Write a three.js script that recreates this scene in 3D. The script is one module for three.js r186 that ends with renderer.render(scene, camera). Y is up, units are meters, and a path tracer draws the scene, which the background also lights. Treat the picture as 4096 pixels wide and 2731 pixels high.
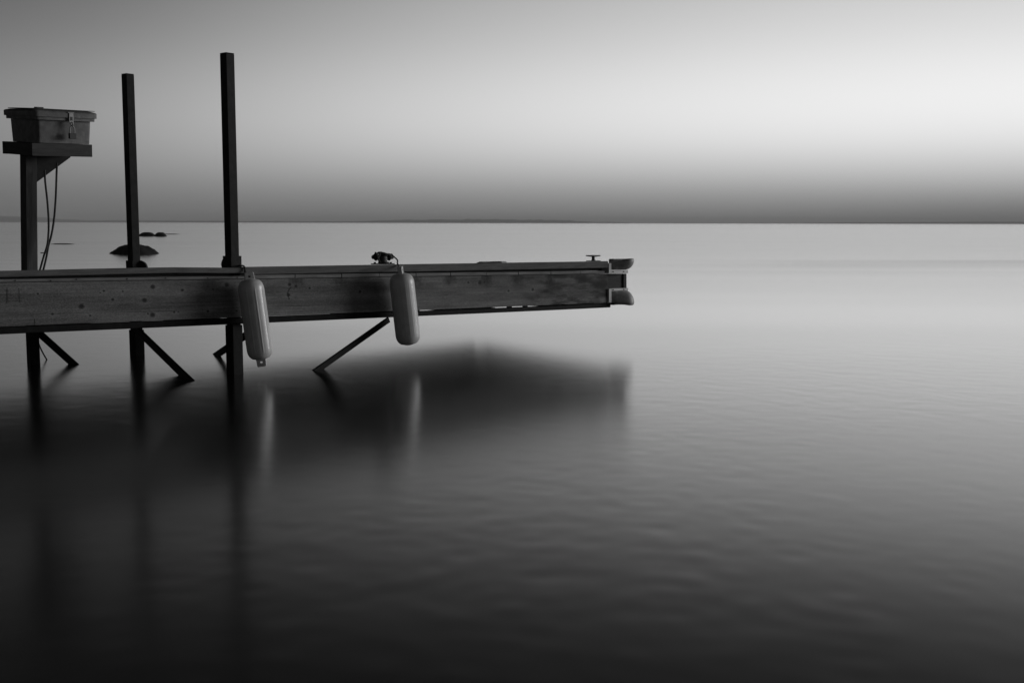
import * as THREE from 'three';
import { RoundedBoxGeometry } from 'three/addons/geometries/RoundedBoxGeometry.js';
import { mergeGeometries, mergeVertices, toCreasedNormals } from 'three/addons/utils/BufferGeometryUtils.js';

const scene = new THREE.Scene();
const V = (x, y, z) => new THREE.Vector3(x, y, z);
const DEG = Math.PI / 180;

// ---------------------------------------------------------------- camera
const camera = new THREE.PerspectiveCamera(34.2, 1024 / 682, 0.1, 30000);
camera.position.set(0, 0.95, 0);
camera.rotation.set(-6.1 * DEG, 0, 0.105 * DEG, 'XYZ');
scene.add(camera);

// ---------------------------------------------------------------- sky: a dusk sky, glow low on the right, haze bank on the horizon
const smooth = (t) => t * t * (3 - 2 * t);
function table(pts, x) {
  if (x <= pts[0][0]) return pts[0][1];
  for (let i = 1; i < pts.length; i++) if (x <= pts[i][0]) {
    const [a, p] = pts[i - 1], [b, q] = pts[i];
    return p + (q - p) * smooth((x - a) / (b - a));
  }
  return pts[pts.length - 1][1];
}
function soft(pts, x, width) {                 // the table read as straight lines, then smoothed over +-width
  let sum = 0, all = 0;
  for (let k = -4; k <= 4; k++) {
    const q = x + k / 4 * width, wt = 5 - Math.abs(k); let v = pts[pts.length - 1][1];
    if (q <= pts[0][0]) v = pts[0][1]; else for (let i = 1; i < pts.length; i++) if (q <= pts[i][0]) { const [a, p] = pts[i - 1], [b, r] = pts[i]; v = p + (r - p) * (q - a) / (b - a); break; }
    sum += v * wt; all += wt;
  }
  return sum / all;
}
const ROUND = [[-180, 0.04], [-90, 0.04], [-60, 0.04], [-42, 0.06], [-32, 0.11], [-24, 0.17], [-21, 0.23], [-16.5, 0.36], [-10.8, 0.52], [0, 0.74], [8.3, 0.89], [20.4, 1], [40, 1], [65, 0.9], [95, 0.6], [125, 0.3], [155, 0.1], [180, 0.04]];
function skyLight(az, el) {                    // azimuth and elevation in degrees, 0 = straight out over the lake
  const side = soft(ROUND, az - 0.6 * Math.max(0, Math.min(el, 20) - 5), 9);   // the glow leans to the right with height
  const glow = 0.72 * side * soft([[0, 0], [0.8, 0.07], [1.7, 0.24], [2.7, 0.5], [4.3, 0.86], [6, 1], [8, 0.94], [11.4, 0.74], [14, 0.55], [16.5, 0.22], [19, 0.07], [23, 0.02], [32, 0.01], [90, 0]], el, 0.25 + 0.2 * Math.min(el, 10));
  const bank = 0.21 * (0.25 + 0.75 * Math.sqrt(side)) * soft([[0, 0.9], [3, 1], [9, 0.3], [14, 0.05], [20, 0], [90, 0]], el, 1.2) * (1 - 0.35 * Math.exp(-(((az - 27) / 9) ** 2)) * table([[0, 1], [2.2, 0]], el));
  const dusk = table([[0, 0.03], [6, 0.04], [11, 0.025], [16, 0.013], [25, 0.01], [90, 0.01]], el);
  return glow + bank + dusk;
}
{
  const w = 2048, h = 1024, a = new Float32Array(w * h * 4);
  for (let y = 0; y < h; y++) {
    const el = (y + 0.5) / h * 180 - 90;
    for (let x = 0; x < w; x++) {
      const u = (x + 0.5) / w, phi = (u - 0.5) * 2 * Math.PI;      // three.js: u = atan2(z, x) / 2pi + 0.5
      const az = Math.atan2(Math.cos(phi), -Math.sin(phi)) / DEG;
      const l = el > -0.2 ? skyLight(az, Math.max(el, 0)) : 0.05;
      const i = (y * w + x) * 4; a[i] = a[i + 1] = a[i + 2] = l; a[i + 3] = 1;
    }
  }
  const t = new THREE.DataTexture(a, w, h, THREE.RGBAFormat, THREE.FloatType);
  t.mapping = THREE.EquirectangularReflectionMapping; t.magFilter = t.minFilter = THREE.LinearFilter; t.needsUpdate = true;
  scene.background = t; scene.environment = t;
}

// ---------------------------------------------------------------- sun: the last soft light from the glow, out of frame on the right
const sun = new THREE.DirectionalLight(0xffffff, 1.35);
{
  const az = 72 * DEG, el = 8 * DEG;
  sun.position.set(Math.sin(az) * Math.cos(el), Math.sin(el), -Math.cos(az) * Math.cos(el)).multiplyScalar(60).add(V(-1, 0, -7));
  sun.target.position.set(-1, 0.3, -7);
  sun.castShadow = true; sun.shadow.radius = 40; sun.shadow.mapSize.set(2048, 2048);
  Object.assign(sun.shadow.camera, { left: -8, right: 8, top: 8, bottom: -8, near: 1, far: 140 });
  scene.add(sun, sun.target);
}

const renderer = new THREE.WebGLRenderer({ antialias: true });
renderer.setSize(1024, 682);
renderer.toneMapping = THREE.LinearToneMapping;
renderer.toneMappingExposure = 1.06;
renderer.shadowMap.enabled = true;
scene.fog = new THREE.FogExp2(0xdddddd, 0.0002);

// ---------------------------------------------------------------- helpers
function rng(seed) { let s = seed >>> 0; return () => ((s = (s * 1664525 + 1013904223) >>> 0) / 4294967296); }
function noise2(seed, px, py) {                // value noise that repeats every px, py cells
  const r = rng(seed), g = new Float32Array(px * py); for (let i = 0; i < g.length; i++) g[i] = r();
  return (x, y) => {
    const xi = Math.floor(x), yi = Math.floor(y), fx = smooth(x - xi), fy = smooth(y - yi);
    const m = (i, n) => ((i % n) + n) % n;
    const a = g[m(yi, py) * px + m(xi, px)], b = g[m(yi, py) * px + m(xi + 1, px)], c = g[m(yi + 1, py) * px + m(xi, px)], d = g[m(yi + 1, py) * px + m(xi + 1, px)];
    return a + (b - a) * fx + (c - a) * fy + (a - b - c + d) * fx * fy;
  };
}
function greyTexture(w, h, fn, colour, wrap = THREE.RepeatWrapping) {
  const a = new Uint8Array(w * h * 4);
  for (let y = 0; y < h; y++) for (let x = 0; x < w; x++) {
    const g = Math.max(0, Math.min(255, Math.round(fn(x / w, y / h) * 255))), i = (y * w + x) * 4;
    a[i] = a[i + 1] = a[i + 2] = g; a[i + 3] = 255;
  }
  const t = new THREE.DataTexture(a, w, h); t.magFilter = THREE.LinearFilter; t.minFilter = THREE.LinearFilter;
  t.wrapS = t.wrapT = wrap; if (colour) t.colorSpace = THREE.SRGBColorSpace; t.needsUpdate = true; return t;
}
function numbered(name) { const n = (numbered.used[name] = (numbered.used[name] ?? -1) + 1); return n ? `${name}_${String(n).padStart(3, '0')}` : name; }
numbered.used = {};
function mesh(name, geometry, material, parent) {
  const m = new THREE.Mesh(geometry, material); m.name = name; m.castShadow = m.receiveShadow = true; parent.add(m); return m;
}
function thing(name, label, category, group) {
  const g = new THREE.Group(); g.name = numbered(name); g.userData = { label, category }; if (group) g.userData.group = group;
  scene.add(g); return g;
}
function uvMetres(g, along = 'x') {            // uv in metres, u runs along the grain
  const p = g.attributes.position, n = g.attributes.normal, uv = new Float32Array(p.count * 2);
  const order = { x: ['x', 'y', 'z'], y: ['y', 'x', 'z'], z: ['z', 'y', 'x'] }[along];
  const get = { x: (i) => p.getX(i), y: (i) => p.getY(i), z: (i) => p.getZ(i) }, nor = { x: (i) => n.getX(i), y: (i) => n.getY(i), z: (i) => n.getZ(i) };
  for (let i = 0; i < p.count; i++) {
    const end = Math.abs(nor[along](i)) > 0.7;
    uv[i * 2] = end ? get[order[1]](i) * 0.2 : get[order[0]](i);
    uv[i * 2 + 1] = end ? get[order[2]](i) : Math.abs(nor[order[1]](i)) > 0.7 ? get[order[2]](i) + 0.21 : get[order[1]](i);
  }
  g.setAttribute('uv', new THREE.BufferAttribute(uv, 2)); return g;
}
function box(x0, x1, y0, y1, z0, z1, r = 0.002, along = 'x') {
  const g = new RoundedBoxGeometry(x1 - x0, y1 - y0, z1 - z0, 1, Math.min(r, 0.45 * Math.min(x1 - x0, y1 - y0, z1 - z0)));
  g.translate((x0 + x1) / 2, (y0 + y1) / 2, (z0 + z1) / 2); return uvMetres(g, along);
}
function sweep(rings, crease = 0.6) {          // rings of equal length joined into a closed skin with end caps
  const n = rings[0].length, pos = [], uv = [];
  const add = (p, u, v) => { pos.push(p.x, p.y, p.z); uv.push(u, v); };
  const arc = [0]; for (let k = 1; k < rings.length; k++) arc.push(arc[k - 1] + rings[k][0].distanceTo(rings[k - 1][0]));
  const rim = [0]; for (let i = 0; i < n; i++) rim.push(rim[i] + rings[0][i].distanceTo(rings[0][(i + 1) % n]));
  for (let k = 0; k + 1 < rings.length; k++) for (let i = 0; i < n; i++) {
    const j = (i + 1) % n, a = rings[k][i], b = rings[k][j], c = rings[k + 1][j], d = rings[k + 1][i];
    add(a, arc[k], rim[i]); add(b, arc[k], rim[i + 1]); add(c, arc[k + 1], rim[i + 1]);
    add(a, arc[k], rim[i]); add(c, arc[k + 1], rim[i + 1]); add(d, arc[k + 1], rim[i]);
  }
  for (const [k, flip] of [[0, true], [rings.length - 1, false]]) {
    const c = rings[k].reduce((s, p) => s.add(p), V(0, 0, 0)).multiplyScalar(1 / n);
    for (let i = 0; i < n; i++) {
      const a = rings[k][i], b = rings[k][(i + 1) % n];
      for (const p of flip ? [c, b, a] : [c, a, b]) add(p, p.y, p.z);
    }
  }
  const g = new THREE.BufferGeometry();
  g.setAttribute('position', new THREE.Float32BufferAttribute(pos, 3)); g.setAttribute('uv', new THREE.Float32BufferAttribute(uv, 2));
  return toCreasedNormals(g, crease);
}
function squareTube(a, b, size, turn = 0, depth = size) {  // a straight square bar between two points
  const d = b.clone().sub(a).normalize(), up = Math.abs(d.y) > 0.95 ? V(0, 0, 1) : V(0, 1, 0);
  const x = V(0, 0, 0).crossVectors(up, d).normalize(), y = V(0, 0, 0).crossVectors(d, x);
  const c = 0.06 * Math.min(size, depth), hx = size / 2, hy = depth / 2, section = [[-hx + c, -hy], [hx - c, -hy], [hx, -hy + c], [hx, hy - c], [hx - c, hy], [-hx + c, hy], [-hx, hy - c], [-hx, -hy + c]];
  const cs = Math.cos(turn), sn = Math.sin(turn);
  return sweep([a, b].map((p) => section.map(([u, v]) => p.clone().addScaledVector(x, u * cs - v * sn).addScaledVector(y, u * sn + v * cs))));
}
function uprightTube(x, z, y0, y1, size, yaw) {
  const g = new RoundedBoxGeometry(size, y1 - y0, size, 2, 0.005); uvMetres(g, 'y'); g.rotateY(yaw); g.translate(x, (y0 + y1) / 2, z); return g;
}
function hollowSleeve(x, z, y0, y1, outer, inner, yaw) {
  const s = new THREE.Shape(), o = outer / 2, r = 0.006, i = inner / 2;
  s.moveTo(-o + r, -o).lineTo(o - r, -o).quadraticCurveTo(o, -o, o, -o + r).lineTo(o, o - r).quadraticCurveTo(o, o, o - r, o).lineTo(-o + r, o).quadraticCurveTo(-o, o, -o, o - r).lineTo(-o, -o + r).quadraticCurveTo(-o, -o, -o + r, -o);
  const hole = new THREE.Path(); hole.moveTo(-i, -i).lineTo(-i, i).lineTo(i, i).lineTo(i, -i).lineTo(-i, -i); s.holes.push(hole);
  const g = new THREE.ExtrudeGeometry(s, { depth: y1 - y0, bevelEnabled: false, curveSegments: 3 });
  g.rotateX(-Math.PI / 2); g.rotateY(yaw); g.translate(x, y0, z); return g;
}
function tube(points, r, seg = 40, sides = 8) { return new THREE.TubeGeometry(new THREE.CatmullRomCurve3(points), seg, r, sides, false); }
function lathe(pts, seg = 24) { return new THREE.LatheGeometry(pts.map(([r, y]) => new THREE.Vector2(r, y)), seg); }

// ---------------------------------------------------------------- materials (the photograph is black and white, so every colour is a grey)
const grey = (l) => new THREE.Color().setRGB(l, l, l);
const nA = noise2(11, 64, 64), nB = noise2(12, 32, 256), nC = noise2(13, 128, 128), nD = noise2(14, 16, 512), nE = noise2(15, 512, 512);
const fbm = (u, v, k) => 0.5 * nA(u * k, v * k) + 0.25 * nC(u * k * 2, v * k * 2) + 0.15 * nC(u * k * 4 + 7, v * k * 4 + 3) + 0.1 * nE(u * k * 8, v * k * 8);
function grain(u, v) {                          // u, v in 0..1 over a sheet 2 m long and 0.5 m across
  const w = 0.012 * (nA(u * 16, v * 16) - 0.5);
  return 0.45 * nB(u * 32, (v + w) * 128) + 0.35 * nD(u * 16, (v + w) * 512) + 0.2 * nE(u * 512, v * 128);
}
const woodMap = greyTexture(1024, 512, (u, v) => 0.62 + 0.26 * (grain(u, v) - 0.5) + 0.2 * (fbm(u, v, 16) - 0.5), true); woodMap.repeat.set(0.5, 2);
const woodBump = greyTexture(1024, 512, (u, v) => grain(u, v), false); woodBump.repeat.set(0.5, 2);
const blotch = greyTexture(512, 512, (u, v) => 0.72 + 0.42 * (fbm(u, v, 16) - 0.5) + 0.16 * (nE(u * 256, v * 256) - 0.5), true); blotch.repeat.set(2, 2);
const pitted = greyTexture(512, 512, (u, v) => 0.5 * fbm(u, v, 32) + 0.5 * nE(u * 256, v * 256), false); pitted.repeat.set(3, 3);
const scuffed = greyTexture(512, 512, (u, v) => 0.86 + 0.1 * (fbm(u, v, 16) - 0.5) - 0.25 * Math.max(0, nB(u * 32, v * 40 + 9) - 0.78) * nA(u * 16, v * 16), true);
const std = (o) => new THREE.MeshStandardMaterial(o);
const M = {
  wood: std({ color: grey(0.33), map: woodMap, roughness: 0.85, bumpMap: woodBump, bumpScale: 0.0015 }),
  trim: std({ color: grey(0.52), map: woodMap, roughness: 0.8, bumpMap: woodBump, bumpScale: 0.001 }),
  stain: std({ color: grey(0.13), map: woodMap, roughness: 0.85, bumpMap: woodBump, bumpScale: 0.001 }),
  steel: new THREE.MeshPhysicalMaterial({ specularIntensity: 0.3, color: grey(0.03), map: blotch, roughness: 0.65, metalness: 0.0, bumpMap: pitted, bumpScale: 0.0004 }),
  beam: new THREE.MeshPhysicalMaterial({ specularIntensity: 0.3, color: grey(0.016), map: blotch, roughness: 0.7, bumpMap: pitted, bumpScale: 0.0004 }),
  bumper: std({ color: grey(0.66), map: blotch, roughness: 0.55, bumpMap: pitted, bumpScale: 0.0003 }),
  flange: std({ color: grey(0.85), map: scuffed, roughness: 0.5 }),
  fender: new THREE.MeshPhysicalMaterial({ color: grey(0.8), map: scuffed, roughness: 0.34, bumpMap: pitted, bumpScale: 0.0002 }),
  tote: std({ color: grey(0.23), map: blotch, roughness: 0.6, bumpMap: pitted, bumpScale: 0.0003 }),
  zinc: std({ color: grey(0.3), roughness: 0.6, metalness: 0.5 }),
  black: std({ color: grey(0.03), roughness: 0.6 }),
  rubber: std({ color: grey(0.025), roughness: 0.75 }),
  iron: std({ color: grey(0.05), map: blotch, roughness: 0.55, bumpMap: pitted, bumpScale: 0.0005 }),
  rope: std({ color: grey(0.07), roughness: 0.95 }),
  rock: std({ color: grey(0.05), map: blotch, roughness: 0.6 }),
  shore: std({ color: grey(0.1), roughness: 1 }),
};

// ---------------------------------------------------------------- lake: one sheet out to the horizon, lightly ruffled
const waterHeights = (() => {
  const n = 1024, a = new Float32Array(n * n * 4), r = rng(77), waves = [];
  for (let i = 0; i < 90; i++) {               // whole numbers of waves across the 12 m tile, so that it repeats without a seam
    const k = 28 + Math.floor(98 * r() ** 1.2), dir = 0.25 + (r() - 0.5) * 2.8, kx = Math.round(k * Math.sin(dir)), ky = Math.round(k * Math.cos(dir));
    const kk = Math.hypot(kx, ky) || 1; waves.push([kx, ky, 1 / kk ** 0.6, r() * 6.283]);
  }
  const sum = waves.reduce((s, w) => s + w[2], 0) * 0.5, tau = 2 * Math.PI / n;
  const calm = noise2(78, 6, 6), sinT = new Float32Array(n); for (let i = 0; i < n; i++) sinT[i] = Math.sin(i * tau);
  for (let y = 0; y < n; y++) for (let x = 0; x < n; x++) {
    let s = 0; for (const [kx, ky, am, ph] of waves) s += am * sinT[(((kx * x + ky * y + Math.round(ph / tau)) % n) + n) % n];
    const i = (y * n + x) * 4; s *= 0.4 + 0.6 * smooth(Math.max(0, Math.min(1, (calm(x / n * 6, y / n * 6) - 0.3) / 0.5))); a[i] = a[i + 1] = a[i + 2] = 0.5 + 0.5 * s / sum; a[i + 3] = 1;
  }
  const t = new THREE.DataTexture(a, n, n, THREE.RGBAFormat, THREE.FloatType);
  t.wrapS = t.wrapT = THREE.RepeatWrapping; t.magFilter = t.minFilter = THREE.LinearFilter; t.repeat.set(1 / 12, 1 / 12); t.needsUpdate = true; return t;
})();
const wind = greyTexture(1024, 1024, (u, v) => {          // where a light breeze roughens the water: sheltered near the shore, cat's paws further out; a 240 m square ahead of the camera
  const x = (u - 0.5) * 240, d = v * 240;
  const streak = nB(u * 9 + 0.4 * nA(u * 12, v * 12), v * 60 + u * 4) * 0.6 + nB(u * 20 + 5, v * 200) * 0.4;
  const paw = Math.exp(-(((d - 23 - 0.28 * x) / 4) ** 2)) * Math.max(0, Math.min(1, (x + 1) / 8));
  return table([[2, 0.4], [5, 0.45], [8, 0.44], [13, 0.36], [25, 0.36], [60, 0.4], [120, 0.42]], d) + 0.1 * (streak - 0.5) + 0.25 * paw * (0.3 + streak);
}, false, THREE.ClampToEdgeWrapping); wind.channel = 1;
{
  const g = new THREE.PlaneGeometry(16000, 9000, 1, 1); g.rotateX(-Math.PI / 2); g.translate(0, 0, -4400);
  const p = g.attributes.position, u0 = new Float32Array(8), u1 = new Float32Array(8);
  for (let i = 0; i < 4; i++) { u0[i * 2] = p.getX(i); u0[i * 2 + 1] = -p.getZ(i); u1[i * 2] = p.getX(i) / 240 + 0.5; u1[i * 2 + 1] = -p.getZ(i) / 240; }
  g.setAttribute('uv', new THREE.BufferAttribute(u0, 2)); g.setAttribute('uv1', new THREE.BufferAttribute(u1, 2));
  const water = new THREE.MeshPhysicalMaterial({ color: grey(0.004), roughness: 0.4, roughnessMap: wind, ior: 1.333, clearcoat: 1, clearcoatRoughness: 0.4, clearcoatRoughnessMap: wind, metalness: 0, bumpMap: waterHeights, bumpScale: 0.0032 });
  const lake = mesh('lake_water', g, water, scene); lake.userData = { kind: 'structure' };
}

// ---------------------------------------------------------------- far shore: low wooded hills across the lake
{
  const r = noise2(31, 400, 1), rings = [], N = 420;
  const hill = (x) => table([[-2900, 34], [-2740, 30], [-2600, 16], [-2400, 10], [-900, 7], [-700, 16], [-250, 21], [200, 18], [500, 8], [750, 0], [1600, 0], [2000, 6], [2700, 12], [3400, 16], [4500, 20]], x);
  for (let i = 0; i <= N; i++) {
    const x = -4200 + 8600 * i / N, top = Math.max(-3, hill(x) * (0.86 + 0.28 * r(i * 0.7, 0)) - 1 + (hill(x) > 1 ? 2.5 * r(i * 1.9, 0) : 0));
    rings.push([V(x, -4, -6000), V(x, -4, -6700), V(x, top * 0.9, -6500), V(x, top, -6300), V(x, top * 0.7, -6120)]);
  }
  const s = mesh('far_shore', sweep(rings, 2), M.shore, scene); s.userData = { kind: 'structure' };
}

// ---------------------------------------------------------------- rocks standing out of the lake
function rock(x, z, len, wide, high, seed, label) {   // a worn boulder, flat on top, its flanks running out under the water
  const n1 = noise2(seed, 12, 8), n2 = noise2(seed + 1, 48, 32), pos = [], uv = [], idx = [], A = 72, R = 22;
  for (let i = 0; i <= R; i++) for (let k = 0; k < A; k++) {
    const r = i / R * 1.12, a = k / A * 2 * Math.PI, out = 1 + (0.3 * (n1(k / A * 12, 2) - 0.5)) * Math.min(1, r * 2);
    const y = high * (table([[0, 1], [0.3, 0.97], [0.55, 0.82], [0.78, 0.5], [0.92, 0.22], [1, 0.02], [1.12, -0.35]], r) + 0.16 * (n1(k / A * 12, r * 5) - 0.5) * Math.min(1, r * 3) * (r < 1 ? 1 : 0.3) + 0.05 * (n2(k / A * 48, r * 24) - 0.5) * Math.min(1, r * 3));
    const px = r * out * len / 2 * Math.cos(a), pz = r * out * wide / 2 * Math.sin(a);
    pos.push(px, y, pz); uv.push(px, pz + y);
    if (i < R) { const p = i * A + k, q = i * A + (k + 1) % A; idx.push(p, q, p + A, q, q + A, p + A); }
  }
  const g = new THREE.BufferGeometry(); g.setAttribute('position', new THREE.Float32BufferAttribute(pos, 3)); g.setAttribute('uv', new THREE.Float32BufferAttribute(uv, 2)); g.setIndex(idx); g.computeVertexNormals();
  const m = mesh(numbered('lake_rock'), g, M.rock, scene); m.position.set(x, 0, z);
  m.userData = { label, category: 'rock' }; return m;
}
rock(-11.55, -33.9, 1.52, 1.2, 0.27, 5, 'large dome-shaped rock in the lake behind the steel post, nearest of the rocks');
rock(-25.05, -76.4, 1.25, 0.8, 0.27, 21, 'small rounded rock far out on the lake, left one of the twin rocks');
rock(-23.9, -75.6, 0.85, 0.6, 0.27, 33, 'small humped rock far out on the lake, right one of the twin rocks');
rock(-27.1, -88, 1.6, 0.5, 0.05, 41, 'thin sliver of rock barely above the water right of the twin rocks');
rock(-19.4, -48, 1.0, 0.4, 0.035, 47, 'nearly submerged rock showing as a thin dark line right of the hanging cables');

// ---------------------------------------------------------------- dock
const dock = thing('boat_dock', 'weathered wooden boat dock on steel legs reaching out over the lake', 'dock');
dock.position.set(-2.744, 0.391, -5.932);
dock.rotation.set(-2.2 * DEG, 41.014 * DEG, -1.043 * DEG, 'YZX');
dock.updateMatrixWorld(true);
const S = (s, v, w) => V(s, v, -w);                              // in the dock: along, up, away from the viewer
const W = (s, v, w) => dock.localToWorld(S(s, v, w));            // the same point in the world
const L = (x, y, z) => dock.worldToLocal(V(x, y, z));

// edge board, a long spruce plank with knots, checks and drip stains
const knots = [[0.428, 0.096, 0.013], [0.607, 0.13, 0.008], [0.558, 0.18, 0.006], [0.667, 0.175, 0.005], [0.846, 0.198, 0.012], [0.794, 0.121, 0.012], [0.84, 0.034, 0.013], [0.476, 0.043, 0.005], [0.268, 0.058, 0.006], [0.194, 0.172, 0.005], [0.536, 0.17, 0.004], [0.812, 0.042, 0.005], [1.188, 0.044, 0.007], [1.028, 0.175, 0.008], [1.225, 0.176, 0.005], [1.317, 0.203, 0.012], [0.973, 0.046, 0.006], [0.998, 0.045, 0.004], [1.752, 0.196, 0.01], [1.798, 0.185, 0.008], [1.743, 0.13, 0.01], [1.378, 0.04, 0.006], [1.898, 0.171, 0.007], [2.284, 0.139, 0.009], [3.218, 0.187, 0.007], [3.326, 0.184, 0.014], [3.847, 0.123, 0.01], [3.603, 0.118, 0.008], [3.371, 0.186, 0.007]];
const joints = [1.46, 1.79, 2.139, 2.44, 2.747, 3.051, 3.384, 3.698, 4.033, 4.354, 4.63];
const drips = [[1.19, 0.04, 0.5], [1.8, 0.05, 0.8], [2.139, 0.06, 0.6], [2.747, 0.06, 0.7], [3.051, 0.06, 0.9], [3.384, 0.07, 1], [3.698, 0.07, 1], [4.033, 0.14, 1], [4.354, 0.09, 0.7], [4.6, 0.12, 0.6]];
const BL = 4.667, BH = 0.235;
function boardField(u, v) {
  const s = u * BL, y = v * BH; let warp = 0, knot = 0, halo = 0;
  for (const [ks, kv, kr] of knots) {
    const dx = (s - ks) / (kr * 1.15), dy = (y - kv) / kr, d = dx * dx + dy * dy;
    if (d < 60) { warp += kr * 0.9 * Math.sign(dy) * Math.exp(-d * 0.10) * Math.min(1, Math.abs(dy)); knot = Math.max(knot, Math.exp(-(d ** 2) * 0.8)); halo = Math.max(halo, Math.exp(-d * 0.12)); }
  }
  const gy = (y - warp) / 0.5, g = grain(((s / 2) % 1 + 1) % 1, (gy + 0.37) % 1);
  const wide = nB(s * 1.7, gy * 50 + 3);
  let crack = Math.exp(-(((y - 0.056 - 0.003 * Math.sin(s * 5)) / 0.0012) ** 2)) * (s > 0.25 && s < 1.9 ? nA(s * 9, 3.3) : 0);
  crack = Math.max(crack, Math.exp(-(((s - 0.171) / 0.002) ** 2)) * (y < 0.035 ? 1 : 0));
  crack = Math.max(crack, 0.8 * Math.exp(-(((Math.hypot(s - 1.79, y - 0.135) - 0.05 - 0.006 * nA(y * 200, s * 90)) / 0.004) ** 2)) * (s < 1.78 && y > 0.1 && y < 0.18 ? 1 : 0));
  let stain = 0;
  for (const [ds, len, k] of drips) {
    const drop = (BH - y) / len, e = Math.abs(s - ds + 0.02 * (nA(y * 90, ds * 7) - 0.5)) / (0.035 + 0.015 * nC(y * 150, ds * 3));
    if (drop < 1.6 && e < 2.2) stain = Math.max(stain, k * Math.max(0, Math.min(1, 1.5 - drop)) * Math.max(0, 1 - e * e * 0.4) * (0.45 + 0.8 * nC(s * 90, y * 60)));
  }
  const patch = s > 3.6 ? Math.max(0, fbm((s * 0.11) % 1, (y * 0.4 + 0.3) % 1, 64) - 0.4) * 2 * Math.min(1, (s - 3.6) * 2) : 0;
  const cloud = 0.6 * fbm((s * 0.06 + 0.1) % 1, (y * 0.35 + 0.6) % 1, 64) + 0.4 * nE(s * 210, y * 420);
  const mark = s > 0.02 && s < 0.11 && y > 0.125 && y < 0.205 ? Math.max(Math.exp(-(((s - 0.095) / 0.0025) ** 2)), Math.exp(-(((s - 0.03 - 0.05 * (y - 0.13)) / 0.004) ** 2)), 0.7 * Math.exp(-(((y - 0.135) / 0.002) ** 2)), 0.5 * Math.exp(-(((y - 0.197) / 0.002) ** 2))) * (0.5 + nC(s * 300, y * 300)) : 0;
  crack = Math.max(crack, 0.6 * mark);
  return { g, wide, knot, halo, crack, stain, patch, cloud, low: y < 0.056 + 0.003 * Math.sin(s * 5) };
}
const boardMap = greyTexture(2048, 256, (u, v) => {
  const f = boardField(u, v);
  return (0.66 + 0.09 * (f.g - 0.5) + 0.11 * (f.wide - 0.5) + 0.62 * (f.cloud - 0.5) + (f.low ? 0.05 : 0) + 0.07 * f.halo * (1 - f.knot)) * (1 - 0.6 * f.knot) * (1 - 0.75 * f.crack) * (1 - 0.5 * f.stain) * (1 - f.patch);
}, true, THREE.ClampToEdgeWrapping);
const boardBump = greyTexture(2048, 256, (u, v) => { const f = boardField(u, v); return 0.75 * f.g + 0.2 * f.halo - 0.7 * f.crack + 0.05; }, false, THREE.ClampToEdgeWrapping);
M.board = std({ color: grey(0.33), map: boardMap, roughness: 0.82, bumpMap: boardBump, bumpScale: 0.0008 });
function edgeBoard(name, w0, w1) {
  const g = new RoundedBoxGeometry(BL + 0.35, BH, w1 - w0, 2, 0.004); g.translate(BL - (BL + 0.35) / 2, BH / 2, -(w0 + w1) / 2);
  const p = g.attributes.position, uv = g.attributes.uv; for (let i = 0; i < p.count; i++) uv.setXY(i, p.getX(i) / BL, p.getY(i) / BH);
  return mesh(name, g, M.board, dock);
}
const fascia = edgeBoard('edge_board', 0, 0.038); fascia.userData.label = 'knotty weathered spruce edge board facing the viewer';
const farFascia = mesh('edge_board', box(-0.35, 4.926, 0, BH, -1.83, -1.792, 0.004), M.wood, dock);

// top rails: planks laid flat along the edge, a little bowed, with a gap below
function rail(points, w0, w1) {
  const c = 0.004;
  return sweep(points.map(([s, top, bot]) => [[w0 + c, bot], [w1 - c, bot], [w1, bot + c], [w1, top - c], [w1 - c, top], [w0 + c, top], [w0, top - c], [w0, bot + c]].map(([w, v]) => S(s, v, w))));
}
mesh('top_rail', rail([[-0.35, 0.296, 0.2620], [0.006, 0.299, 0.2640], [0.25, 0.3025, 0.2675], [0.5, 0.307, 0.2710], [0.75, 0.3105, 0.2750], [0.983, 0.312, 0.2770], [1.2, 0.309, 0.2740], [1.43, 0.305, 0.2710]], -0.012, 0.128), M.wood, dock);
mesh('top_rail', rail([[1.438, 0.311, 0.2620], [1.9, 0.315, 0.2655], [2.4, 0.3195, 0.2680], [2.9, 0.324, 0.2710], [3.3, 0.3265, 0.2740], [3.8, 0.331, 0.2770], [4.3, 0.3345, 0.2800], [4.661, 0.3375, 0.2825]], -0.012, 0.128), M.wood, dock);
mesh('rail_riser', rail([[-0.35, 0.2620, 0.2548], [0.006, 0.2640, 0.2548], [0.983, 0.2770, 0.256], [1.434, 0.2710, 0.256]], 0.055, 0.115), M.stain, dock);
mesh('rail_riser', rail([[1.44, 0.2690, 0.2612], [2.4, 0.2730, 0.2612], [3.3, 0.2790, 0.2612], [4.655, 0.2865, 0.2612]], 0.055, 0.115), M.stain, dock);

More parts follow.
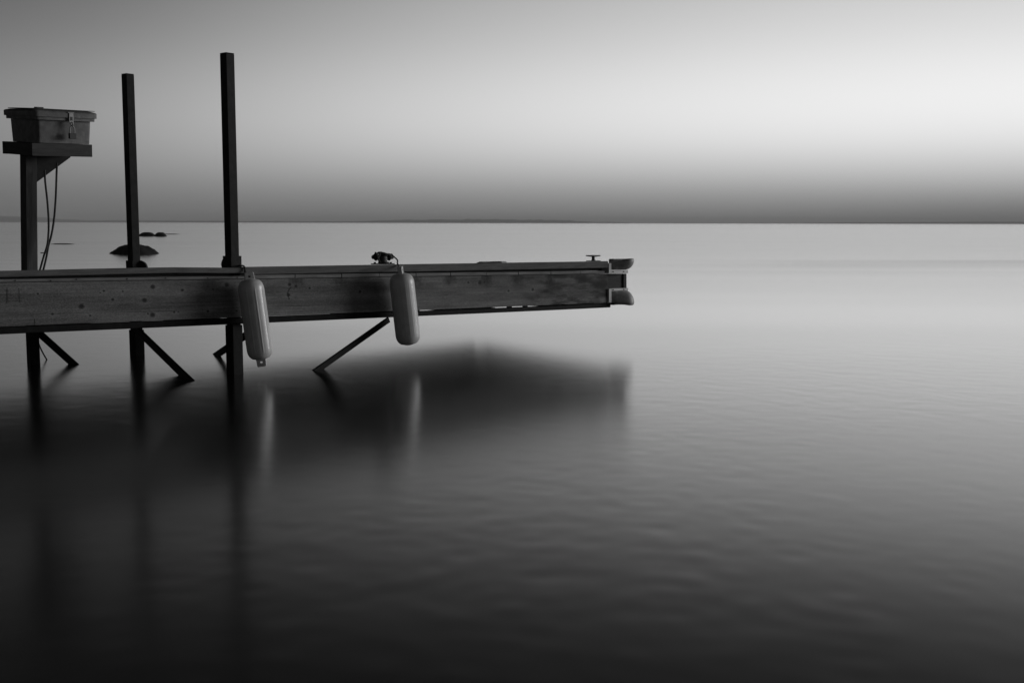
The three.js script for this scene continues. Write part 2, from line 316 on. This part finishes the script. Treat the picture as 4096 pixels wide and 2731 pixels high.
// deck: boards at the shore end behind a nailed edge strip, wide deck panels at the outer end
mesh('edge_strip', rail([[-0.35, 0.253, 0.2365], [0.4, 0.2545, 0.2365], [0.9, 0.256, 0.2365], [1.44, 0.2545, 0.2365]], -0.007, 0.016), M.trim, dock);
const nailG = new THREE.SphereGeometry(0.0042, 8, 6), nails = [[0.078, 0.246], [0.265, 0.243], [0.405, 0.248], [0.693, 0.247], [0.926, 0.248], [1.192, 0.245], [1.387, 0.247]];
for (const [s, v] of nails) mesh('nail', nailG.clone().translate(s, v, 0.0075), M.black, dock);
{
  const plank = box(-0.068, 0.068, 0.236, 0.254, -1.836, -0.018, 0.003, 'z');
  for (let k = 0; k < 12; k++) { const m = mesh('deck_board', plank, M.wood, dock); m.position.x = -0.27 + k * 0.1425; }
  for (let k = 0; k + 1 < joints.length; k++) {
    const up = 0.003 * ((k * 7) % 3) / 2;
    mesh('deck_panel', box(joints[k] + 0.0018, joints[k + 1] - 0.0018, 0.237, 0.2595 + up * 0.4, -1.836, 0.006 + up * 0.7, 0.0025, 'x'), M.trim, dock);
  }
  mesh('deck_panel', box(4.632, 4.93, 0.237, 0.259, -1.836, -0.05, 0.003, 'x'), M.trim, dock);
}

// inner frame past the end of the edge board, and the end board
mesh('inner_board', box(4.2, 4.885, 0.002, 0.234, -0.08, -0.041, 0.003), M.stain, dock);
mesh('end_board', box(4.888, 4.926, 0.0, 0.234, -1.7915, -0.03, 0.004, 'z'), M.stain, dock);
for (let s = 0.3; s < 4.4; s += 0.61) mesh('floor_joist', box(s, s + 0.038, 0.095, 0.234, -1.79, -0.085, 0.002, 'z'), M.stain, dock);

// steel frame under the boards
function lowBeam(w, name) {
  const pts = [[-0.35, -0.002, -0.042], [1.5, -0.003, -0.042], [2.3, -0.0025, -0.042], [2.75, -0.006, -0.042], [3.4, -0.0075, -0.042], [4.2, -0.007, -0.041], [4.5, -0.0025, -0.04], [4.713, -0.002, -0.039]];
  return mesh(name, rail(pts.map(([s, t, b]) => [s, t, b]), w, w + 0.04), M.beam, dock);
}
lowBeam(0.012, 'steel_beam'); lowBeam(1.77, 'steel_beam');
for (const s of [2.76, 2.99, 3.14, 3.62, 3.78, 4.13, 4.23]) mesh('shim', box(s, s + 0.03, -0.0085, -0.0005, -0.045, -0.015, 0.001), M.beam, dock);
for (const s of [0.5, 1.3, 2.6, 3.5, 4.6]) mesh('cross_bar', squareTube(S(s, -0.022, 0.055), S(s, -0.022, 1.768), 0.035), M.beam, dock);

// legs: sleeves round the posts, knobs that clamp them, diagonal braces running into the water
const POST_YAW = 50.5 * DEG;
const local = (g) => g.applyMatrix4(new THREE.Matrix4().copy(dock.matrixWorld).invert());
const postAt = [[-1.747, -6.931, 1.978], [-2.706, -7.949, 1.985]];
postAt.forEach(([x, z], i) => {
  mesh('leg_sleeve', local(hollowSleeve(x, z, -0.7, [0.31, 0.18][i], 0.077, 0.0655, POST_YAW)), M.beam, dock);
  const top = [0.742, 0.678][i], bot = [0.63, 0.56][i];
  const collar = mesh('leg_collar', local(hollowSleeve(x, z, bot, top, 0.084, 0.0655, POST_YAW)), M.steel, dock);
  const knob = new THREE.CylinderGeometry(0.052, 0.052, 0.02, 28); knob.rotateX(Math.PI / 2); knob.rotateY(POST_YAW - (i ? 62 : 60) * DEG);
  const side = i ? 1 : -1; knob.translate(x + side * (i ? 0.047 : 0.03), top - 0.055, z + (i ? 0.005 : -0.05));
  mesh('clamp_plate', local(knob), M.steel, collar.parent);
});
mesh('leg_sleeve', local(uprightTube(-3.215, -7.392, -0.7, 0.29, 0.0635, POST_YAW)), M.beam, dock);
const bar = (a, b, size, depth) => { const d = b.clone().sub(a).normalize(); return mesh('diagonal_brace', local(squareTube(a, b.clone().addScaledVector(d, 0.25), size, 0, depth)), M.beam, dock); };
bar(V(-2.72, 0.232, -7.872), V(-1.997, 0.0, -6.744), 0.02, 0.05);
bar(V(-1.66, 0.262, -7.06), V(-2.128, 0.0, -7.93), 0.02, 0.045);
bar(V(-3.24, 0.235, -7.475), V(-2.946, 0.0, -7.394), 0.02, 0.045);
bar(V(-0.852, 0.285, -7.615), V(-1.262, 0.0, -7.142), 0.02, 0.036);

// corner bumpers: pale moulded cushions on a flange, one pair at each outer corner
function bumper(flip, far) {
  const g = new THREE.Group(); g.name = 'corner_bumper'; dock.add(g);
  const plan = [[4.7, 0.0], [4.74, -0.028], [4.79, -0.058], [4.835, -0.08], [4.862, -0.087], [4.89, -0.08], [4.925, -0.055], [4.955, -0.02], [4.972, 0.02], [4.978, 0.08], [4.978, 0.15], [4.97, 0.2], [4.9, 0.21], [4.86, 0.12], [4.8, 0.06], [4.74, 0.04], [4.7, 0.035]];
  const inner = [4.82, 0.07], prof = [[0, 0.58], [0.06, 0.7], [0.16, 0.8], [0.32, 0.89], [0.5, 0.955], [0.68, 0.99], [0.82, 1], [0.92, 0.985], [0.98, 0.95], [1, 0.88]];
  const base = flip ? 0.098 : 0.266, rings = prof.map(([h, k]) => plan.map(([s, w], i) => {
    const t = Math.min(1, (s - 4.7) / 0.16), high = flip ? 0.094 + 0.03 * t : 0.05 + 0.042 * t;
    const left = Math.max(0, 1 - (s - 4.7) / 0.1), kk = k + (1 - k) * left, v = base + (flip ? -1 : 1) * h * high;
    return S(inner[0] + (s - inner[0]) * kk, v, inner[1] + (w - inner[1]) * kk);
  }));
  const put = (geo) => { if (far) { geo.applyMatrix4(new THREE.Matrix4().makeScale(1, 1, -1)); geo.translate(0, -0.004, -1.8); const ix = geo.index; if (ix) { const a = ix.array; for (let i = 0; i < a.length; i += 3) [a[i], a[i + 1]] = [a[i + 1], a[i]]; } geo.computeVertexNormals(); } return geo; };
  mesh('cushion', put(sweep(rings, 0.9)), M.bumper, g);
  const v0 = flip ? 0.094 : 0.237, v1 = flip ? 0.116 : 0.264;
  if (!far) mesh('flange', put(box(4.7, 4.9, v0, v1, -0.12, flip ? 0.012 : 0.012, 0.003)), M.flange, g);
  if (!far) mesh('flange', put(box(4.668, 4.699, flip ? 0.0 : 0.237, flip ? 0.114 : 0.322, -0.12, 0.014, 0.003)), M.flange, g);
  const screw = new THREE.SphereGeometry(0.005, 8, 6);
  if (!far) for (const s of [4.72, 4.845]) mesh('screw', put(screw.clone().translate(s, (v0 + v1) / 2, 0.013)), M.black, g);
  g.userData.label = (flip ? 'lower' : 'upper') + (far ? ' pale corner bumper on the far side of the dock end' : ' pale corner bumper on the near corner of the dock end');
  return g;
}
bumper(false, false); bumper(true, false); bumper(false, true);

// open horn cleat near the outer end
function hornBar(len, mid, end, rise) {
  const rings = [], N = 18;
  for (let i = 0; i <= N; i++) {
    const t = i / N * 2 - 1, a = Math.abs(t), r = (mid + (end - mid) * Math.pow(a, 0.8)) * (a > 0.94 ? Math.sqrt(Math.max(0.04, 1 - ((a - 0.94) / 0.062) ** 2)) : 1), ring = [];
    for (let k = 0; k < 12; k++) { const q = k / 12 * 2 * Math.PI; ring.push(V(t * len / 2, rise * a * a + r * Math.sin(q), r * 0.95 * Math.cos(q))); }
    rings.push(ring);
  }
  return sweep(rings, 1);
}
{
  const c = new THREE.Group(); c.name = 'horn_cleat'; c.userData.label = 'small bare horn cleat at the outer end of the dock'; c.position.copy(S(4.56, 0.337, 0.055)); dock.add(c);
  mesh('horns', hornBar(0.175, 0.0085, 0.0045, 0.003).translate(0, 0.043, 0), M.iron, c);
  mesh('stem', lathe([[0.0001, 0], [0.021, 0.0], [0.016, 0.008], [0.0125, 0.02], [0.0135, 0.038], [0.0001, 0.044]], 16), M.iron, c);
  mesh('base_plate', new RoundedBoxGeometry(0.12, 0.006, 0.05, 2, 0.0025).translate(0, 0.0035, 0), M.iron, c);
}
const big = new THREE.Group(); big.name = 'horn_cleat'; big.userData.label = 'stout horn cleat wrapped with fender line'; big.position.copy(S(2.515, 0.322, 0.06)); dock.add(big);
{
  mesh('horns', hornBar(0.185, 0.018, 0.0145, -0.002).translate(0, 0.052, 0), M.iron, big);
  mesh('stem', lathe([[0.0001, 0], [0.042, 0], [0.038, 0.006], [0.032, 0.012], [0.031, 0.03], [0.034, 0.05], [0.03, 0.066], [0.0001, 0.07]], 20), M.iron, big);
  mesh('base_plate', new RoundedBoxGeometry(0.155, 0.007, 0.07, 2, 0.003).translate(0, 0.0035, 0), M.iron, big);
  for (const x of [-0.065, 0.067]) mesh('bolt', new THREE.CylinderGeometry(0.008, 0.008, 0.009, 6).translate(x, 0.0115, 0), M.iron, big);
}

// ---------------------------------------------------------------- tall posts through the dock
const postLabel = ['tall dark square steel post rising beside the ribbed fender, its top highest in view', 'tall dark square steel post in front of the large dome-shaped rock'];
postAt.forEach(([x, z, top], i) => {
  const p = thing('steel_post', postLabel[i], 'post', 'steel posts through the dock'); p.position.set(x, -0.9, z);
  mesh('pipe', uprightTube(0, 0, 0, top + 0.9 - 0.004, 0.0635, POST_YAW), M.steel, p);
  mesh('end_cap', uprightTube(0, 0, top + 0.9 - 0.0035, top + 0.9, 0.0625, POST_YAW), M.steel, p);
});

// ---------------------------------------------------------------- fenders
function fenderBody(rad, len, ribs, spin, proud = 1) {
  const rings = [], N = 46, K = 144;
  for (let i = 0; i <= N; i++) {
    const t = i / N, y = t * len, e = rad * 0.95, lo = Math.min(y, e), hi = Math.min(len - y, e);
    const dome = (d) => 0.24 + 0.76 * Math.pow(Math.max(0, 1 - Math.pow(1 - d / e, 2.6)), 0.5), r = rad * Math.min(dome(lo), dome(hi));
    const ring = [], full = Math.max(0, Math.min(1, (Math.min(y, len - y) - 0.45 * rad) / (0.5 * rad)));
    for (let k = 0; k < K; k++) {
      const a = k / K * 2 * Math.PI, q = Math.abs(((a / (2 * Math.PI) * ribs + 100.5) % 1) - 0.5) * 2 * Math.PI / ribs * rad;   // distance to the nearest moulded rib
      const rr = r + full * proud * (0.0028 * Math.exp(-((q / 0.004) ** 2)) - 0.0008 * Math.exp(-((q / 0.009) ** 2)));
      ring.push(V(rr * Math.cos(a + spin), y, rr * Math.sin(a + spin)));
    }
    rings.push(ring);
  }
  const n = K, pos = [], uv = [], idx = [];
  rings.forEach((ring, i) => { for (let k = 0; k <= n; k++) { const p = ring[k % n]; pos.push(p.x, p.y, p.z); uv.push(k / n * 0.5, p.y); } });
  for (let i = 0; i < N; i++) for (let k = 0; k < n; k++) { const a = i * (n + 1) + k, b = a + n + 1; idx.push(a, b, a + 1, a + 1, b, b + 1); }
  for (const [i, f] of [[0, 1], [N, 0]]) {
    const c = pos.length / 3; pos.push(0, rings[i][0].y, 0); uv.push(0.1, 0.1);
    for (let k = 0; k < n; k++) { const a = i * (n + 1) + k; f ? idx.push(c, a, a + 1) : idx.push(c, a + 1, a); }
  }
  const g = new THREE.BufferGeometry(); g.setAttribute('position', new THREE.Float32BufferAttribute(pos, 3)); g.setAttribute('uv', new THREE.Float32BufferAttribute(uv, 2)); g.setIndex(idx);
  g.computeVertexNormals();
  return g;
}
function eyeLug(wide, tall, hole, thick) {
  const s = new THREE.Shape(), a = wide / 2; s.moveTo(-a * 1.12, -0.018).lineTo(-a, tall - 0.008).quadraticCurveTo(-a, tall, -a + 0.008, tall).lineTo(a - 0.008, tall).quadraticCurveTo(a, tall, a, tall - 0.008).lineTo(a * 1.12, -0.018).lineTo(-a * 1.12, -0.018);
  const h = new THREE.Path(); h.absarc(0, tall * 0.48, hole, 0, 2 * Math.PI, true); s.holes.push(h);
  const g = new THREE.ExtrudeGeometry(s, { depth: thick - 0.008, bevelEnabled: true, bevelSize: 0.003, bevelThickness: 0.004, bevelSegments: 2, curveSegments: 14 });
  g.translate(0, 0, -thick / 2 + 0.004); return g;
}
function hang(group, low, high) {
  group.position.copy(low);
  group.quaternion.setFromUnitVectors(V(0, 1, 0), high.clone().sub(low).normalize()); group.updateMatrixWorld(true);
}
const fender1 = thing('boat_fender', 'ribbed pale vinyl fender with eyes at both ends, hanging beside the steel post', 'fender', 'fenders hung along the dock');
{
  const low = V(-1.556, 0.105, -6.822), high = V(-1.6115, 0.641, -6.79), len = low.distanceTo(high), body = len - 0.034;
  hang(fender1, low, high);
  mesh('body', fenderBody(0.078, body, 9, 0.35), M.fender, fender1);
  mesh('eye', eyeLug(0.05, 0.042, 0.0085, 0.03).rotateY(0.35).translate(0, body - 0.004, 0), M.fender, fender1);
  mesh('eye', eyeLug(0.05, 0.044, 0.0085, 0.03).rotateZ(Math.PI).rotateY(0.2).translate(0, 0.004, 0), M.fender, fender1);
}
const fender2 = thing('boat_fender', 'smooth round-bottomed pale fender tied to the roped cleat, outer one of the two', 'fender', 'fenders hung along the dock');
{
  const low = V(-0.706, 0.119, -7.548), high = V(-0.7575, 0.651, -7.513), len = low.distanceTo(high), body = len - 0.04;
  hang(fender2, low, high);
  mesh('body', fenderBody(0.0835, body, 18, 0.2, 0.4), M.fender, fender2);
  mesh('eye', eyeLug(0.05, 0.046, 0.009, 0.03).rotateY(1.5).translate(0, body - 0.004, 0), M.fender, fender2);
}

// ---------------------------------------------------------------- ropes
function ropeGeometry(points, r, seg) {         // a laid rope: three strands twisted round one line
  const curve = new THREE.CatmullRomCurve3(points), len = curve.getLength(), n = seg ?? Math.max(24, Math.round(len / 0.006)), fr = curve.computeFrenetFrames(n, false), parts = [];
  for (let k = 0; k < 3; k++) {
    const p = []; for (let i = 0; i <= n; i++) { const c = curve.getPointAt(i / n), a = i / n * len / 0.02 * 2.1 + k * 2.094; p.push(c.addScaledVector(fr.normals[i], 0.5 * r * Math.cos(a)).addScaledVector(fr.binormals[i], 0.5 * r * Math.sin(a))); }
    parts.push(new THREE.TubeGeometry(new THREE.CatmullRomCurve3(p), n, r * 0.56, 6, false));
  }
  return mergeGeometries(parts);
}
{
  const top = fender1.localToWorld(V(0, 0.518, 0));
  const r = mesh(numbered('fender_line'), ropeGeometry([W(1.405, 0.2585, 0.34), W(1.425, 0.262, 0.2), W(1.433, 0.312, 0.132), W(1.434, 0.3185, 0.06), W(1.4335, 0.317, 0.0), W(1.4325, 0.308, -0.018), W(1.4325, 0.285, -0.024), top.clone().lerp(W(1.4325, 0.265, -0.045), 0.6), top], 0.0055), M.rope, scene);
  r.userData = { label: 'short dark line holding the ribbed fender over the edge of the dock', category: 'rope' };
}
{
  const P = (x, y, z) => big.localToWorld(V(x, y, z)); big.updateMatrixWorld(true);
  const pts = [], around = (x, n, rr, y) => { for (let i = 0; i <= n * 8; i++) { const a = i / 8 * 2 * Math.PI; pts.push(P(x + 0.003 * i / 8, y + rr * Math.sin(a), rr * Math.cos(a))); } };
  pts.push(P(-0.052, 0.008, 0.06), P(-0.05, 0.012, 0.045), P(-0.056, 0.035, 0.034));
  around(-0.058, 1, 0.023, 0.052);
  for (let k = 0; k < 3; k++) {                 // figure of eight over the horns
    const o = 0.004 * k, c = k * 0.004;
    pts.push(P(-0.045 + c, 0.074 + o, 0.006), P(0, 0.066 + o, 0.036), P(0.045 - c, 0.06, 0.03 + o), P(0.058 - c, 0.036, 0.002), P(0.045 - c, 0.056, -0.03 - o), P(0, 0.072 + o, -0.02), P(-0.046 + c, 0.066 + o, 0.026), P(-0.056 + c, 0.034, 0.006), P(-0.05 + c, 0.055, -0.027));
  }
  around(0.05, 1, 0.0215, 0.051);
  pts.push(P(0.062, 0.072, 0.012), P(0.075, 0.055, 0.022), P(0.086, 0.028, 0.052), W(2.588, 0.33, -0.01), W(2.585, 0.31, -0.028));
  const eye = fender2.localToWorld(V(0, 0.512, 0)); pts.push(eye.clone().add(V(-0.005, 0.012, 0.004)), eye);
  const r = mesh(numbered('fender_line'), ropeGeometry(pts, 0.0052), M.rope, scene);
  r.userData = { label: 'dark line wound round the stout cleat and running down to the outer fender', category: 'rope' };
  const tail = mesh(numbered('fender_line'), ropeGeometry([P(-0.06, 0.08, 0.0), P(-0.068, 0.078, 0.018), P(-0.064, 0.05, 0.034), P(-0.056, 0.026, 0.034), P(-0.05, 0.012, 0.04), P(-0.02, 0.0125, 0.062), P(0.02, 0.012, 0.045)], 0.0055), M.rope, scene);
  tail.userData = { label: 'loose end of line looped under the left horn of the roped cleat', category: 'rope' };
}

// ---------------------------------------------------------------- stand with a storage box
const stand = thing('box_stand', 'dark stand of one post, gusset and square tray carrying the storage box', 'stand');
stand.position.set(-3.2, 0.56, -7.392);
{
  const g = uprightTube(0, 0, 0, 0.845, 0.078, POST_YAW); g.rotateZ(-2 * DEG); g.translate(-0.018, 0, 0); mesh('post', g, M.stain, stand);
}
const e1 = V(0.636, Math.sin(1.6 * DEG), -0.772).normalize(), e2 = V(-0.772, Math.tan(4.2 * DEG), -0.636).normalize(), up = V(0, 0, 0).crossVectors(e1, e2).normalize(), e3 = V(0, 0, 0).crossVectors(e1, up).normalize();
const trayBasis = new THREE.Matrix4().makeBasis(e1, up, e3);
const tray = new THREE.Group(); tray.name = 'tray'; tray.quaternion.setFromRotationMatrix(trayBasis); tray.position.set(-3.039 + 3.2, 1.366 - 0.56, -7.1 + 7.392); stand.add(tray);
mesh('tray_board', box(0, 0.413, 0, 0.08, -0.036, 0, 0.003), M.stain, tray);
mesh('tray_board', box(0, 0.413, 0, 0.08, -0.387, -0.351, 0.003), M.stain, tray);
mesh('tray_board', box(0.001, 0.037, 0.001, 0.079, -0.35, -0.037, 0.003, 'z'), M.stain, tray);
mesh('tray_board', box(0.376, 0.412, 0.001, 0.079, -0.35, -0.037, 0.003, 'z'), M.stain, tray);
mesh('tray_floor', box(0.038, 0.375, 0.055, 0.0785, -0.35, -0.037, 0.002), M.stain, tray);
{
  const s = new THREE.Shape(); s.moveTo(0, 0).lineTo(0.27, 0).lineTo(0.268, -0.012).lineTo(0.012, -0.188).lineTo(0, -0.19).lineTo(0, 0);
  const g = new THREE.ExtrudeGeometry(s, { depth: 0.038, bevelEnabled: false }); uvMetres(g, 'x');
  const m = mesh('gusset', g, M.steel, stand); m.position.set(0.0, 0.842, 0.0); m.quaternion.setFromRotationMatrix(trayBasis);
  m.position.add(e1.clone().multiplyScalar(0.045)).add(e3.clone().multiplyScalar(-0.05)).add(V(0, -0.012, 0));
}
const tote = thing('storage_box', 'grey plastic storage box with ledged lid and padlocked hasp on the post tray', 'box');
tote.position.copy(stand.position).add(tray.position).addScaledVector(up, 0.0815); tote.quaternion.copy(tray.quaternion);
function taperBox(x0, x1, z0, z1, y0, y1, grow, r) {   // four walls that lean outwards, rounded upright corners
  const ring = (y, k) => { const out = [], c = r; for (const [cx, cz, a0] of [[x1 + k - c, z0 - k + c, -90], [x0 - k + c, z0 - k + c, -180], [x0 - k + c, z1 + k - c, -270], [x1 + k - c, z1 + k - c, -360]]) for (let i = 0; i <= 4; i++) { const a = (a0 + 90 - i * 22.5) * DEG; out.push(V(cx + c * Math.cos(a), y, cz + c * Math.sin(a))); } return out; };
  return { ring, geo: (list) => sweep(list.map(([y, k]) => ring(y, k)), 0.5) };
}
{
  const b = taperBox(0.05, 0.405, -0.352, -0.012, 0, 0, 0, 0.02);
  mesh('body', b.geo([[0, 0], [0.002, 0.0015], [0.146, 0.008]]), M.tote, tote);
  const l = taperBox(0.05, 0.405, -0.352, -0.012, 0, 0, 0, 0.03);
  const lid = mesh('lid', l.geo([[0.1465, 0.012], [0.1465, 0.03], [0.166, 0.031], [0.1665, 0.04], [0.196, 0.041], [0.203, 0.036], [0.2105, 0.012], [0.2115, 0.0]]), M.tote, tote);
  mesh('lid_panel', box(0.02, 0.435, 0.2125, 0.2165, -0.335, 0.004, 0.0015), M.black, tote);
  mesh('knob', box(0.125, 0.172, 0.217, 0.227, -0.2, -0.16, 0.003), M.black, tote);
  mesh('hasp', box(0.238, 0.268, 0.128, 0.196, 0.029, 0.034, 0.0015), M.zinc, tote);
  mesh('hasp_pin', box(0.228, 0.272, 0.196, 0.202, 0.028, 0.036, 0.002), M.zinc, tote);
  const st = new THREE.TorusGeometry(0.012, 0.0035, 8, 16); st.rotateY(Math.PI / 2); st.translate(0.255, 0.126, 0.034);
  mesh('staple', st, M.zinc, tote);
  mesh('latch_slot', box(0.247, 0.26, 0.148, 0.172, 0.0345, 0.0365, 0.002), M.black, tote);
  tote.updateMatrixWorld(true);
  const pad = thing('padlock', 'small padlock hanging from the hasp of the storage box', 'padlock');
  pad.position.copy(tote.localToWorld(V(0.256, 0.032, 0.034))); pad.quaternion.copy(tote.quaternion);
  mesh('lock_body', box(-0.0235, 0.0235, 0, 0.037, -0.009, 0.009, 0.003), M.black, pad);
  mesh('shackle', tube([V(-0.015, 0.034, 0), V(-0.0155, 0.055, 0), V(-0.012, 0.074, 0), V(0, 0.083, 0), V(0.012, 0.074, 0), V(0.0155, 0.055, 0), V(0.015, 0.034, 0)], 0.0036, 36), M.zinc, pad);
}

// ---------------------------------------------------------------- cables from the box down over the dock
function cable(points, r, label) { const m = mesh(numbered('power_cable'), tube(points.map((p) => V(...p)), r, 60, 10), M.rubber, scene); m.userData = { label, category: 'cable' }; return m; }
cable([[-3.083, 1.29, -7.385], [-3.081, 1.217, -7.381], [-3.074, 1.095, -7.384], [-3.071, 0.959, -7.385], [-3.074, 0.866, -7.379], [-3.082, 0.795, -7.371], [-3.1, 0.725, -7.354], [-3.124, 0.62, -7.33]], 0.0066, 'left one of two black cables hanging below the storage box');
cable([[-3.02, 1.34, -7.437], [-3.024, 1.281, -7.433], [-3.032, 1.118, -7.422], [-3.045, 0.959, -7.406], [-3.062, 0.861, -7.396], [-3.078, 0.795, -7.384], [-3.089, 0.725, -7.372], [-3.11, 0.62, -7.352]], 0.0066, 'right one of two black cables hanging below the storage box');
cable([[-3.283, 0.24, -7.604], [-3.281, 0.179, -7.608], [-3.273, 0.127, -7.613], [-3.257, 0.065, -7.626], [-3.233, 0.0, -7.645], [-3.2, -0.08, -7.66]], 0.0048, 'black cable curving from under the dock into the water');
{
  const t = thing('cable_tie', 'cable tie binding the two cables above the deck', 'cable tie'); t.position.set(-3.094, 0.747, -7.361);
  mesh('band', new THREE.TorusGeometry(0.0115, 0.0026, 8, 20).rotateX(Math.PI / 2), M.rubber, t);
  mesh('tail', box(-0.03, -0.01, -0.003, 0.003, -0.002, 0.002, 0.001), M.rubber, t);
}

renderer.render(scene, camera);
